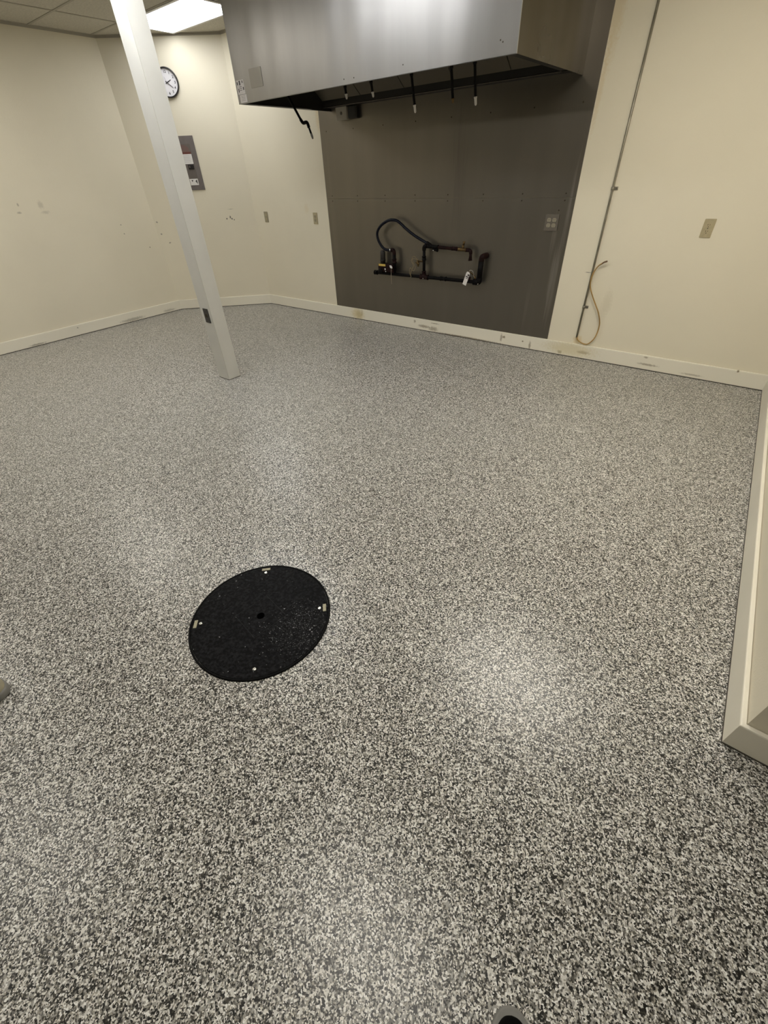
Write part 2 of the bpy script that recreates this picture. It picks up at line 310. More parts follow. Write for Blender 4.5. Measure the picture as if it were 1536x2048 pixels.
# ------------------------------------------------------------------ ceiling lights
def lens_mat(s, lc):
    m = bpy.data.materials.new('troffer_lens'); m.use_nodes = True; nt = m.node_tree; N = nt.nodes; L = nt.links; b = N['Principled BSDF']
    b.inputs['Base Color'].default_value = (.8, .8, .8, 1); b.inputs['Roughness'].default_value = .4
    tc = N.new('ShaderNodeTexCoord'); sp = N.new('ShaderNodeSeparateXYZ'); L.new(tc.outputs['Object'], sp.inputs[0])
    mm = N.new('ShaderNodeMath'); mm.operation = 'MULTIPLY'; mm.inputs[1].default_value = 2*PI/.27; L.new(sp.outputs['Y'], mm.inputs[0])
    co = N.new('ShaderNodeMath'); co.operation = 'COSINE'; L.new(mm.outputs[0], co.inputs[0])
    # two tubes behind the lens: brightest at y = +-.135, dimmer along the middle
    mr = N.new('ShaderNodeMapRange'); mr.inputs[1].default_value = -1; mr.inputs[2].default_value = 1; mr.inputs[3].default_value = s*1.35; mr.inputs[4].default_value = s*.65; L.new(co.outputs[0], mr.inputs[0])
    b.inputs['Emission Color'].default_value = lc; L.new(mr.outputs[0], b.inputs['Emission Strength'])
    return m
LAB = ['lit fluorescent ceiling troffer seen between the post and the hood', 'fluorescent ceiling troffer just in front of the hood, out of frame overhead',
       'fluorescent ceiling troffer above the floor right of the hood, out of frame', 'fluorescent ceiling troffer straight overhead of the photographer', 'fluorescent ceiling troffer by the left wall, out of frame', 'added fluorescent fill troffer behind the photographer, out of frame', 'added fluorescent fill troffer at the near left end of the ceiling, out of frame']
for i, (x, y, s, lc) in enumerate(FIXTURES):
    t = thing('ceiling_light', LAB[i], 'ceiling light', (x, y, HC), group='fluorescent troffers in the tile ceiling')
    bm = B()
    for a in ((-.608, .608, -.303, -.273), (-.608, .608, .273, .303), (-.608, -.575, -.273, .273), (.575, .608, -.273, .273)): add_box(bm, *a, -.012, -.0005)
    obj('frame', bm, m_cap, t)
    bm = B(); add_box(bm, -.575, .575, -.273, .273, -.010, -.004); obj('diffuser', bm, lens_mat(s, lc), t)

# ------------------------------------------------------------------ support post
t = thing('support_post', 'square off-white painted post standing free on the speckled floor', 'post', (-3.665, 2.222, 0))
bm = B(); add_box(bm, -.076, .076, -.064, .064, .003, HC, bev=.003)
obj('shaft', bm, m_post, t)
for o in [bpy.data.objects['shaft']]: pass
bm = B(); add_box(bm, -.079, .079, -.067, .067, 0, .004); obj('caulk_line', bm, m_joint, t)
# front corner bead crack, a thin strip darker than the post paint
bm = B(); add_box(bm, .0745, .0766, -.0648, -.0632, .004, 2.3); obj('corner_seam', bm, mat('seam_tone', (.46, .44, .38), .7), t)

# ------------------------------------------------------------------ outlets
def plane_mat(o, u, n):
    """local x along the wall, y up, z out of the wall"""
    return Matrix.Translation(Vector(o)) @ Matrix((Vector(u), Vector((0, 0, 1)), Vector(n))).transposed().to_4x4()
def rrect(w, h, r, k=5):
    P = []
    for cx, cy, a0 in ((w/2-r, h/2-r, 0), (-w/2+r, h/2-r, 90), (-w/2+r, -h/2+r, 180), (w/2-r, -h/2+r, 270)):
        for i in range(k+1):
            a = math.radians(a0+90*i/k); P.append((cx+r*math.cos(a), cy+r*math.sin(a)))
    return P
def disc(r, n=20, cx=0, cy=0): return [(cx+r*math.cos(2*PI*k/n), cy+r*math.sin(2*PI*k/n)) for k in range(n)]
def duplex(t, cx, pm, rm):
    for s in (1, -1):
        cy = s*.0195
        P = [(cx+x, cy+y) for x, y in [(a*.0172, b*.0172) for a, b in [(math.cos(2*PI*k/24), max(-.82, min(.82, math.sin(2*PI*k/24)))) for k in range(24)]]]
        bm = B(); add_prism(bm, P, .004, .0075); r = obj('receptacle', bm, rm, t)
        bm = B()
        for sx, h in ((-.0063, .0085), (.0063, .007)): add_box(bm, cx+sx-.0013, cx+sx+.0013, cy+.002-h/2+.001, cy+.002+h/2+.001, .0072, .0079)
        add_prism(bm, disc(.0026, 12, cx, cy-.009), .0072, .0079)
        obj('slots', bm, m_slot, r)
def outlet(label, x, z, pm, rm, y=YB):
    t = thing('electrical_outlet', label, 'outlet', M=plane_mat((x, y, z), (1, 0, 0), (0, -1, 0)), group='duplex outlets on the back wall')
    bm = B(); add_prism(bm, rrect(.072, .117, .004), 0, .0035); add_prism(bm, rrect(.066, .111, .004), .0035, .0052); obj('plate', bm, pm, t)
    duplex(t, 0, pm, rm)
    bm = B(); add_lathe(bm, [(0, .0066), (.003, .0062), (.0034, .005)], 12); obj('screw', bm, m_browngrey, t)
    return t
outlet('small ivory duplex outlet nearest the corner of the back wall', -5.376, 1.075, m_ivory2, m_ivory)
outlet('small yellowed duplex outlet just left of the steel sheet', -4.462, 1.073, m_ivory, m_ivory2)
outlet('ivory duplex outlet on the wall right of the conduit', -.380, 1.073, m_ivory, m_ivory)
t = thing('quad_outlet', 'dull metal double outlet plate with four light receptacles on the steel sheet', 'outlet', M=plane_mat((-1.552, YB-.006, 1.087), (1, 0, 0), (0, -1, 0)))
bm = B(); add_prism(bm, rrect(.118, .120, .006), 0, .008); obj('plate', bm, m_browngrey, t)
for cx in (-.023, .023): duplex(t, cx, m_browngrey, m_recept)
for o in list(t.children):
    if o.name.startswith('receptacle'): o.location.z = .0035
t = thing('outlet_cover', 'dark metal outlet cover low on the left face of the post', 'outlet', M=plane_mat((-3.665+.005, 2.158, .567), (1, 0, 0), (0, -1, 0)))
bm = B(); add_prism(bm, rrect(.07, .115, .004), 0, .005); obj('plate', bm, m_plate, t)
bm = B(); add_prism(bm, [(x*1.0, y*.85) for x, y in disc(.018, 20)], .005, .0062); obj('socket', bm, m_slot, t)
for s in (.044, -.044):
    bm = B(); add_lathe(bm, [(0, .0066), (.003, .0062), (.0034, .005)], 12, Matrix.Translation((0, s, 0))); obj('screw', bm, m_browngrey, t)

# ------------------------------------------------------------------ stainless wall sheets behind the cooking line
t = thing('steel_wall_sheet', 'stainless steel backsplash sheet covering the back wall under the hood', 'wall panel', (-2.81, YB, 0))
X0, X1 = -4.236, -1.388
for z0, z1 in ((BH+.001, 1.262), (1.264, HC-.003)):
    bm = B(); add_box(bm, X0+2.81, X1+2.81, -.005, 0, z0, z1); obj('sheet', bm, None, t)
for o in t.children: o.data.materials.append(m_sheet)
for x in (-4.145, -3.766, -3.382, -2.998, -2.614, -2.235, -1.855, -1.474):
    for z in (1.290, 1.242, 1.839):
        bm = B(); add_lathe(bm, [(0, .0035), (.004, .003), (.0055, 0)], 10, plane_mat((x+2.81, -.005, z), (1, 0, 0), (0, -1, 0)))
        obj('screw', bm, m_slot, t)
bm = B(); add_lathe(bm, [(0, .0035), (.004, .003), (.0055, 0)], 10, plane_mat((-1.509+2.81, -.005, 1.174), (1, 0, 0), (0, -1, 0))); obj('screw', bm, m_slot, t)

# ------------------------------------------------------------------ range hood
HX0, HX1, HY0, HZ0 = -4.052, -1.516, 3.25, 1.985
t = thing('range_hood', 'large box-shaped stainless steel exhaust hood hung high on the back wall', 'range hood', (HX0, HY0, HZ0))
W_, D_, H_ = HX1-HX0, YB-.006-HY0, HC-.004-HZ0
bm = B(); add_box(bm, 0, W_, 0, .0015, 0, H_); add_box(bm, .0, W_, 0, .012, -.0005, .0015); obj('front_panel', bm, m_hood, t)
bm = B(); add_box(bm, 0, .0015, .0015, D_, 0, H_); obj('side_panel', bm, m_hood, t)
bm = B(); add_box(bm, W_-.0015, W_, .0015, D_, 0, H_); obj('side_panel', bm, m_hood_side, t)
bm = B(); add_box(bm, .002, W_-.002, .0015, D_, H_-.01, H_); obj('top_panel', bm, m_hood_in, t)
for xa in (.0015, W_-.050): bm = B(); add_box(bm, xa, xa+.0485, .012, D_-.32, .0015, .004); obj('bottom_flange', bm, m_trough, t)
# bank of sloping baffle filters
bm = B(); nf = 5; fw = (W_-.02)/nf
M = Matrix.Translation((.01, D_-.13, .07)) @ Matrix.Rotation(math.radians(-34), 4, 'X')
for k in range(nf):
    add_box(bm, k*fw+.004, (k+1)*fw-.004, -1.0, 0, 0, .02, M)
obj('baffle_filters', bm, m_hood_in, t)
bm = B(); add_box(bm, .002, W_-.002, D_-.12, D_, .022, .026); add_box(bm, .002, W_-.002, D_-.12, D_-.117, .022, .072); obj('grease_trough', bm, m_trough, t)
bm = B(); add_box(bm, .01, W_-.12, D_-.122, D_-.118, .019, .0225); obj('trough_lip', bm, m_edge, t)
bm = B(); add_box(bm, .004, .0055, .003, D_, .002, H_-.01); add_box(bm, W_-.0055, W_-.004, .003, D_, .002, H_-.01); add_box(bm, .006, W_-.006, .0035, .005, .003, H_-.01); obj('inner_lining', bm, m_trough, t)
bm = B(); add_box(bm, W_-.001, W_+.001, -.001, .004, 0, H_); obj('corner_edge', bm, m_edge, t)
# blank cover plate on the front, two stickers by the lower left corner
MF = Matrix.Translation((0, 0, 0)) @ plane_mat((0, 0, 0), (1, 0, 0), (0, -1, 0))
def onf(x, z): return (x-HX0, z-HZ0)
bm = B(); add_prism(bm, [(x+onf(-3.778, 2.121)[0], y+onf(-3.778, 2.121)[1]) for x, y in rrect(.152, .112, .008)], 0, .003, MF); obj('cover_plate', bm, steel('cover_plate_steel', (.27, .26, .24), .40, .03, wave=.1), t)
bm = B(); add_box(bm, *[v for v in (onf(-4.038, 0)[0], onf(-3.942, 0)[0])], onf(0, 2.043)[1], onf(0, 2.128)[1], .0002, .0008, MF); s1 = obj('sticker', bm, m_sticker, t)
for x0, x1, z0, z1 in ((-4.032, -4.020, 2.100, 2.118), (-4.004, -3.988, 2.097, 2.124), (-3.966, -3.956, 2.108, 2.122), (-4.024, -4.014, 2.056, 2.078), (-3.962, -3.950, 2.066, 2.084)):
    bm = B(); add_box(bm, onf(x0, 0)[0], onf(x1, 0)[0], onf(0, z0)[1], onf(0, z1)[1], .0008, .0011, MF); obj('pictogram', bm, m_ink, s1)
bm = B()
for z in (2.066, 2.076, 2.086): add_box(bm, onf(-4.006, 0)[0], onf(-3.976, 0)[0], onf(0, z)[1], onf(0, z)[1]+.003, .0008, .0011, MF)
obj('print_lines', bm, m_ink, s1)
bm = B(); add_box(bm, onf(-4.022, 0)[0], onf(-3.934, 0)[0], onf(0, 1.991)[1], onf(0, 2.039)[1], .0002, .0008, MF); s1 = obj('sticker', bm, m_sticker, t)
bm = B()
for z in (2.003, 2.012, 2.021, 2.030): add_box(bm, onf(-4.005, 0)[0], onf(-3.952, 0)[0], onf(0, z)[1], onf(0, z)[1]+.0022, .0008, .0011, MF)
obj('print_lines', bm, mat('grey_print', (.3, .27, .24), .6), s1)
for x, z in ((-2.832, 2.015), (-2.738, 2.013), (-2.311, 2.029), (-1.609, 2.041), (-1.625, 2.05)):
    bm = B(); add_lathe(bm, [(0, .002), (.003, .0018), (.004, 0)], 8, plane_mat((x-HX0, 0, z-HZ0), (1, 0, 0), (0, -1, 0))); obj('rivet', bm, m_slot, t)

# ------------------------------------------------------------------ fire suppression drops under the hood
NZ = [((-3.262, 2.055), (-3.250, 1.974), 'short black suppression pipe under the hood, leftmost of the five'),
      ((-2.983, 2.055), (-2.963, 1.960), 'short black suppression pipe under the hood, second from the left'),
      ((-2.589, 2.055), (-2.550, 1.836), 'long tilted black suppression pipe with white tip under the hood middle'),
      ((-2.242, 2.055), (-2.214, 1.862), 'black suppression pipe with dull brass tip, fourth from the left'),
      ((-2.055, 2.058), (-2.024, 1.835), 'long black suppression pipe with white tip, rightmost under the hood')]
for i, (a, b, lab) in enumerate(NZ):
    A = Vector((a[0], 3.75, a[1])); Bp = Vector((b[0], 3.75, b[1])); d = (Bp-A).normalized(); top = A - d*.365
    t = thing('suppression_nozzle', lab, 'nozzle', top, group='suppression drops under the hood')
    tip = .028 if i < 2 else .042
    if i == 3: tip = .022
    bm = B(); add_tube(bm, [Vector(), Bp-d*tip-top], .0095); 
    q = A - d*.0 - top
    add_tube(bm, [q-d*.02, q+d*.012], .0135)
    obj('drop_pipe', bm, m_black, t)
    e = Bp - top
    bm = B(); add_tube(bm, [e-d*(tip+.004), e-d*(tip-.001), e-d*(tip-.002), e-d*.006, e], [.012, .012, .0095, .0085, .004]); obj('nozzle_tip', bm, m_brass if i == 3 else m_cap, t)
# swinging pipe at the left end
P = [(-3.815, 3.6, 2.052), (-3.672, 3.6, 1.866), (-3.650, 3.6, 1.850), (-3.605, 3.6, 1.850), (-3.587, 3.6, 1.817), (-3.553, 3.6, 1.739)]
O = Vector((-3.90, 3.6, 2.16)); t = thing('swivel_pipe', 'black jointed pipe dangling from the left end of the hood', 'pipe', O)
v = lambda p: Vector(p)-O
bm = B(); add_tube(bm, [Vector((0, 0, .365)), Vector((0, 0, .03)), Vector((.012, 0, -.015)), v(P[0]), v(P[1])], .010); obj('upper_arm', bm, m_black, t)
bm = B(); add_tube(bm, smooth_path([v(P[1])+Vector((-.008, 0, .01)), v(P[1]), v(P[2]), v(P[3]), v(P[4])], 5), .0125); obj('elbow', bm, m_black, t)
bm = B(); add_tube(bm, [v(P[4]), v(P[5])+Vector((-.012, 0, .03))], .0085); obj('lower_arm', bm, m_black, t)
bm = B(); add_tube(bm, [v(P[5])+Vector((-.014, 0, .034)), v(P[5])+Vector((-.006, 0, .016)), v(P[5])], [.0095, .0095, .006]); obj('nozzle_tip', bm, m_browngrey, t)

# box on the sheet under the hood
m_box = mat('box_grey', (.42, .39, .33), .5)
t = thing('junction_box', 'small dull metal box on the steel sheet under the hood end', 'electrical box', (-3.868, YB-.005, 1.957))
bm = B(); add_box(bm, -.068, .068, -.05, 0, -.048, .044, bev=.003); obj('box_body', bm, m_box, t)
bm = B(); add_box(bm, -.071, .071, -.053, -.05, -.051, .047, bev=.001); obj('cover', bm, m_box, t)
bm = B(); add_lathe(bm, [(0, .003), (.012, .002), (.014, 0)], 16, plane_mat((0, -.053, 0), (1, 0, 0), (0, -1, 0))); obj('knockout', bm, m_browngrey, t)
t = thing('shadow_block', 'black block standing in for the shadow beside the small metal box', 'electrical box', (-3.722, YB-.005, 1.963))  # black block added in place of the metal box's cast shadow
bm = B(); add_box(bm, -.060, .052, -.045, 0, -.052, .040, bev=.006); obj('block_body', bm, m_trough, t)
bm = B(); add_box(bm, -.045, .037, -.048, -.045, -.037, .035, bev=.001); obj('block_cover', bm, m_trough, t)

# ------------------------------------------------------------------ gas manifold on the sheet
GY = YB-.07
def g(x, z, dy=0): return Vector((x, GY+dy, z)) - GO
GO = Vector((-2.83, YB-.005, .58))
t = thing('gas_manifold', 'dark iron gas pipe loop with regulator, valves and blue-black hose on steel sheet', 'pipework', GO)
def pipe(name, pts, r, m, par=None): bm = B(); add_tube(bm, pts, r); return obj(name, bm, m, par or t)
pipe('main_pipe', [g(-3.50, .574), g(-2.157, .580)], .0165, m_black)
def fit(name, a, b, r=.019, m=None, par=None):   # threaded fitting with bead ends
    a = Vector(a); b = Vector(b); d = (b-a).normalized(); L = (b-a).length
    bm = B(); add_tube(bm, [a, a+d*.008, a+d*.0085, b-d*.0085, b-d*.008, b], [r*1.12, r*1.12, r, r, r*1.12, r*1.12]); return obj(name, bm, m or m_black, par or t)
fit('end_cap', g(-3.515, .574), g(-3.475, .574), .021)
fit('tee', g(-2.875, .577), g(-2.775, .577), .023, m_red_iron); fit('tee_branch', g(-2.828, .577), g(-2.830, .635), .021, m_red_iron)
fit('coupling', g(-2.62, .579), g(-2.55, .579), .0195)
pipe('riser_pipe', [g(-2.829, .60), g(-2.833, .84)], .0155, m_black); fit('riser_coupling', g(-2.831, .735), g(-2.832, .775), .0195)
bm = B(); add_tube(bm, smooth_path([g(-2.833, .825), g(-2.833, .848), g(-2.822, .862), g(-2.800, .866)], 5), .0205); obj('elbow', bm, m_black, t)
pipe('upper_pipe', [g(-2.81, .866), g(-2.43, .856)], .0145, m_red_iron)
fit('upper_tee', g(-2.79, .866), g(-2.66, .862), .0175)
fit('upper_coupling', g(-2.50, .858), g(-2.44, .857), .0165, m_red_iron)
vb = fit('brass_valve', g(-2.425, .856), g(-2.335, .852), .0165, m_brass)
bm = B(); add_tube(bm, [g(-2.375, .86), g(-2.375, .895)], .012); add_tube(bm, [g(-2.369, .893), g(-2.366, .926)], [.010, .014]); obj('valve_stem', bm, m_brass, vb)
bm = B(); add_tube(bm, smooth_path([g(-2.335, .852), g(-2.305, .852), g(-2.285, .843), g(-2.283, .82)], 5), .0165); obj('elbow', bm, m_red_iron, t)
bm = B(); add_tube(bm, [g(-2.283, .83), g(-2.283, .80), g(-2.283, .764)], [.012, .014, .020]); obj('drop_end', bm, m_red_iron, t)
# right riser into the wall
bm = B(); add_tube(bm, [g(-2.165, .60), g(-2.160, .77)], .0265); obj('wall_riser', bm, m_black, t)
bm = B(); add_tube(bm, smooth_path([g(-2.160, .765), g(-2.158, .79), g(-2.150, .803), g(-2.140, .808, .03), g(-2.138, .808, .062)], 5), .0265); obj('wall_elbow', bm, m_red_iron, t)
bm = B(); add_tube(bm, smooth_path([g(-2.22, .580), g(-2.185, .580), g(-2.165, .588), g(-2.163, .62)], 5), .0275); obj('corner_elbow', bm, m_black, t)
vb = fit('shutoff_valve', g(-2.225, .580), g(-2.19, .580), .026)
bm = B(); add_tube(bm, [g(-2.262, .615, -.02), g(-2.250, .618, -.045)], [.014, .014]); obj('valve_knob', bm, m_red_iron, vb)
bm = B(); add_tube(bm, [g(-2.20, .59), g(-2.225, .640)], .008); add_tube(bm, [g(-2.225, .640), g(-2.295, .672)], .006); obj('valve_lever', bm, m_brass, vb)
# plug studs
for x, z, r in ((-2.828, .565, .005), (-2.165, .570, .007), (-2.99, .566, .005)):
    bm = B(); add_lathe(bm, [(0, .004), (r, .002), (r, 0)], 12, plane_mat(g(x, z, -.02), (1, 0, 0), (0, -1, 0))); obj('plug', bm, m_chrome, t)
# shut-off solenoid and regulator at left
rg = None
bm = B(); add_box(bm, *(g(-3.435, 0).x, g(-3.225, 0).x), -.10, -.035, g(0, .592).z, g(0, .672).z, bev=.01); rg = obj('regulator_body', bm, m_red_iron, t)
bm = B(); add_lathe(bm, [(0, .03), (.026, .028), (.030, .02), (.030, 0)], 20, plane_mat(g(-3.40, .60, -.02), (1, 0, 0), (0, -1, 0))); obj('diaphragm_housing', bm, m_black, rg)
bm = B(); add_box(bm, g(-3.424, 0).x, g(-3.328, 0).x, -.1025, -.0995, g(0, .651).z, g(0, .672).z); obj('yellow_label', bm, m_yellow, rg, label='yellow label on the regulator')
bm = B(); add_tube(bm, [g(-3.388, .665), g(-3.388, .785), g(-3.388, .798)], [.030, .028, .020], 20); add_tube(bm, [g(-3.388, .70), g(-3.388, .71)], .034, 20); obj('solenoid_coil', bm, m_trough, t)
bm = B(); add_lathe(bm, [(0, .006), (.009, .004), (.011, 0)], 14, plane_mat(g(-3.335, .622, -.036), (1, 0, 0), (0, -1, 0))); add_lathe(bm, [(0, .006), (.007, .004), (.008, 0)], 14, plane_mat(g(-3.325, .600, -.036), (1, 0, 0), (0, -1, 0))); obj('port_plug', bm, m_chrome, rg)
bm = B(); add_tube(bm, [g(-3.228, .575), g(-3.228, .775)], .020); obj('inlet_pipe', bm, m_black, t)
fit('union', g(-3.226, .685), g(-3.227, .725), .023, m_red_iron)
bm = B(); add_tube(bm, smooth_path([g(-3.228, .765), g(-3.229, .79), g(-3.240, .806), g(-3.268, .808)], 5), .020); obj('elbow', bm, m_red_iron, t)
hs = [(-3.262, .808), (-3.300, .806), (-3.355, .815), (-3.395, .842), (-3.435, .895), (-3.447, .95), (-3.430, .992), (-3.39, 1.03), (-3.347, 1.055), (-3.29, 1.078), (-3.235, 1.085), (-3.175, 1.078), (-3.12, 1.052), (-3.06, 1.012), (-2.954, .955), (-2.838, .907), (-2.75, .872)]
yy = lambda k: -.015*math.sin(PI*k/(len(hs)-1))
hz = pipe('gas_hose', smooth_path([g(x, z, yy(k)) for k, (x, z) in enumerate(hs)], 6), .0135, m_hose)
bm = B(); add_tube(bm, [g(-3.285, .807), g(-3.268, .808)], .0155); obj('hose_clamp', bm, m_chrome, hz)
bm = B(); add_tube(bm, [g(-2.80, .895), g(-2.752, .873)], .0165); obj('hose_end', bm, m_black, hz)
vb = fit('test_cock', g(-2.915, .718), g(-2.845, .726), .009, m_brass)
bm = B(); add_tube(bm, [g(-2.903, .735, -.02), g(-2.893, .675, -.02)], .010); add_tube(bm, [g(-2.925, .712, -.02), g(-2.880, .700, -.02)], .008); obj('cock_body', bm, m_brass, vb)
vb = fit('upper_cock', g(-2.725, .842), g(-2.665, .832), .012)
bm = B(); add_tube(bm, [g(-2.712, .840, -.016), g(-2.706, .828, -.02)], .007); obj('cock_tip', bm, m_chrome, vb)
# beaded chain
ch = smooth_path([g(-2.893, .740, -.025), g(-2.96, .745, -.02), g(-2.985, .722, -.015), g(-2.955, .68, -.02), g(-2.975, .64, -.02), g(-2.992, .60, -.02), g(-2.985, .572, -.018)], 9)
bm = B()
for p in ch: bmesh.ops.create_icosphere(bm, subdivisions=1, radius=.0038, matrix=Matrix.Translation(p))
for p in smooth_path([g(-2.905, .735, -.022), g(-2.935, .765, -.018), g(-2.975, .755, -.015), g(-2.960, .71, -.018), g(-2.930, .665, -.02), g(-2.955, .63, -.02), g(-2.998, .655, -.018), g(-3.005, .61, -.02), g(-2.988, .575, -.018)], 8): bmesh.ops.create_icosphere(bm, subdivisions=1, radius=.0034, matrix=Matrix.Translation(p))
obj('bead_chain', bm, mat('chain_metal', (.34, .28, .17), .35, metal=.7), t)
# hanging tags
o_ = Vector((-2.263, GY-.05, .672)); tg = thing('paper_tag', 'white paper tag hanging from the right end of the gas pipe', 'tag', o_, group='tags on the gas pipe')
bm = B(); M = plane_mat((0, 0, 0), (1, 0, 0), (0, -1, 0)) @ Matrix.Rotation(math.radians(-19), 4, 'Z'); add_prism(bm, [(-.013, 0), (.013, 0), (.021, -.012), (.021, -.125), (-.021, -.125), (-.021, -.012)], 0, .0008, M); obj('card', bm, m_white, tg)
bm = B(); M2 = M; add_box(bm, -.016, .018, -.050, -.040, .0008, .0013, M2); add_box(bm, -.010, .020, -.062, -.056, .0008, .0013, M2); add_box(bm, .0, .02, -.034, -.018, .0008, .0013, M2); obj('print_marks', bm, m_ink, tg)
bm = B(); add_tube(bm, smooth_path([(0, .0, -.006), (.008, .01, .014), (.030, .03, .004), (.045, .04, -.05)], 5), .0012); obj('string', bm, m_cap, tg)
o_ = Vector((-3.243, GY-.045, .654)); tg = thing('paper_tag', 'small pale tag with thin string hanging below the regulator', 'tag', o_, group='tags on the gas pipe')
bm = B(); add_prism(bm, [(-.020, .012), (.004, .014), (.020, -.002), (.018, -.016), (-.010, -.012)], 0, .002, plane_mat((0, 0, 0), (1, 0, 0), (0, -1, 0))); obj('card', bm, m_white, tg)
bm = B(); add_tube(bm, smooth_path([(.004, 0, -.012), (.003, -.002, -.06), (.002, 0, -.11), (.003, .002, -.172)], 5), .0020); obj('string', bm, mat('beige_string', (.38, .32, .24), .8), tg)

# ------------------------------------------------------------------ conduit and tube
CX = -1.112; t = thing('electrical_conduit', 'thin grey metal conduit running up the wall right of the steel sheet', 'conduit', (CX, YB, 0))
bm = B(); add_tube(bm, [(0, -.012, .187), (0, -.012, HC-.003)], .0085); obj('pipe', bm, m_galv, t)
for z in (.455, 1.318, 2.68):
    bm = B(); add_tube(bm, [(0, -.012, z-.011), (0, -.012, z+.011)], .0125); add_box(bm, .006, .036, -.005, 0, z-.011, z+.011, bev=.001); st = obj('strap', bm, m_galv, t)
    bm = B(); add_lathe(bm, [(0, .004), (.005, .003), (.006, 0)], 10, plane_mat((.025, -.005, z), (1, 0, 0), (0, -1, 0))); obj('screw', bm, m_browngrey, st)
pts = [[-1.109, .205], [-1.105, .178], [-1.086, .160], [-1.05, .144], [-1.01, .140], [-.983, .155], [-.952, .200], [-.938, .255], [-.935, .316], [-.947, .369], [-.973, .428], [-1.01, .485], [-1.053, .550], [-1.088, .612], [-1.101, .655], [-1.103, .700], [-1.092, .75], [-1.067, .793], [-1.03, .821]]
t = thing('looped_tube', 'yellowed thin plastic tube looping out beside the conduit bottom', 'tube', (CX, YB, .205))
pp = [Vector((x-CX, -.012-.022*min(1, k/12), z-.205)) for k, (x, z) in enumerate(pts)]
bm = B(); add_tube(bm, smooth_path(pp, 6), .0052); obj('tube', bm, m_tube, t)
bm = B(); q = Vector((-1.03-CX, -.034, .616)); add_tube(bm, [q+Vector((-.03, .002, -.022)), q, q+Vector((.022, -.003, .008))], [.0062, .0062, .0068]); obj('tube_end', bm, m_tube_end, t)

# ------------------------------------------------------------------ clock
def text_bm(s, size):
    cu = bpy.data.curves.new('txt', 'FONT'); cu.body = s; cu.size = size; cu.align_x = 'CENTER'; cu.align_y = 'CENTER'; cu.extrude = .0004; cu.resolution_u = 3; cu.offset = .0009
    o = bpy.data.objects.new('txt', cu); C.objects.link(o); bpy.context.view_layer.update()
    me = bpy.data.meshes.new_from_object(o.evaluated_get(bpy.context.evaluated_depsgraph_get())); bm = B(); bm.from_mesh(me)
    bpy.data.objects.remove(o); bpy.data.meshes.remove(me); return bm
ctr = Vector((-6.111, 3.932, 2.368)); ctr = ctr - DN*((ctr-DA).dot(DN))
R_ = .127
t = thing('wall_clock', 'round black-rimmed wall clock on the corner wall behind the post', 'clock', M=plane_mat(ctr, DU, DN))
bm = B(); add_lathe(bm, [(R_-.014, 0), (R_, 0), (R_+.001, .02), (R_-.002, .032), (R_-.007, .036), (R_-.011, .032), (R_-.013, .018)], 64); obj('rim', bm, m_clockrim, t)
bm = B(); add_lathe(bm, [(0, .014), (R_-.010, .014), (R_-.010, .010), (0, .010)], 64, smooth=False); fc = obj('face', bm, m_clockface, t)
for k in range(1, 13):
    a = PI/2-k*PI/6; bm = text_bm(str(k), .030); bmesh.ops.translate(bm, vec=(.088*math.cos(a), .088*math.sin(a), .0146), verts=bm.verts); obj('numeral', bm, m_hand, fc)
def hand(name, deg, L, wd, z, m, tail=.018):
    a = math.radians(90-deg); M = Matrix.Rotation(a, 4, 'Z'); bm = B(); add_prism(bm, [(-tail, -wd), (L*.85, -wd*.7), (L, 0), (L*.85, wd*.7), (-tail, wd)], z, z+.0012, M); obj(name, bm, m, t)
hand('hour_hand', 66, .056, .0045, .017, m_hand); hand('minute_hand', 128, .078, .0034, .019, m_hand); hand('second_hand', 338, .055, .0008, .021, m_hand, .02)
bm = B(); add_lathe(bm, [(0, .0235), (.004, .0225), (.005, .015)], 16); obj('hub', bm, m_hand, t)

# ------------------------------------------------------------------ breaker panel
pc = Vector((-6.013, 4.022, 0)); pc = pc - DN*((pc-DA).dot(DN)); PW = .365
t = thing('breaker_panel', 'brown-grey electrical breaker panel on the corner wall behind the post', 'electrical panel', M=plane_mat((pc-DU*PW/2)+Vector((0, 0, 1.651)), DU, DN))
PH = .524
bm = B(); add_box(bm, -PW/2, PW/2, -PH/2, PH/2, 0, .012, bev=.003); obj('cover_frame', bm, m_panel, t)
DW, DH, dz = .252, .40, -.012
bm = B(); add_box(bm, -DW/2, DW/2, -DH/2+dz, DH/2+dz, .012, .017, bev=.002); dr = obj('door', bm, m_panel_d, t)
bm = B(); add_prism(bm, [(-.07, .150), (-.06, .175), (0, .188), (.06, .175), (.105, .150), (.105, .112), (-.07, .112)], .017, .0176); obj('embossed_badge', bm, mat('brown_badge', (.16, .10, .085), .5), dr)
bm = B(); add_box(bm, -.03, .118, .092, .112, .017, .0178); obj('red_header', bm, m_redlab, dr, label='dark red label header')
bm = B(); add_box(bm, -.03, .120, -.002, .092, .017, .0178); wl = obj('white_label', bm, m_white, dr, label='white paper label')
bm = B()
for z in (.075, .06, .045, .03, .015): add_box(bm, .0, .095, z, z+.003, .0178, .0181)
obj('print_lines', bm, mat('faint_print', (.45, .43, .42), .6), wl)
bm = B(); add_box(bm, .045, .115, -.055, -.008, .017, .023, bev=.003); la = obj('latch', bm, m_clockrim, dr)
bm = B(); add_box(bm, .055, .072, -.040, -.020, .023, .026, bev=.002); obj('latch_button', bm, m_browngrey, la)
bm = B(); add_box(bm, .020, .122, -.212, -.148, .017, .0178); sl = obj('sticker', bm, m_white, dr)
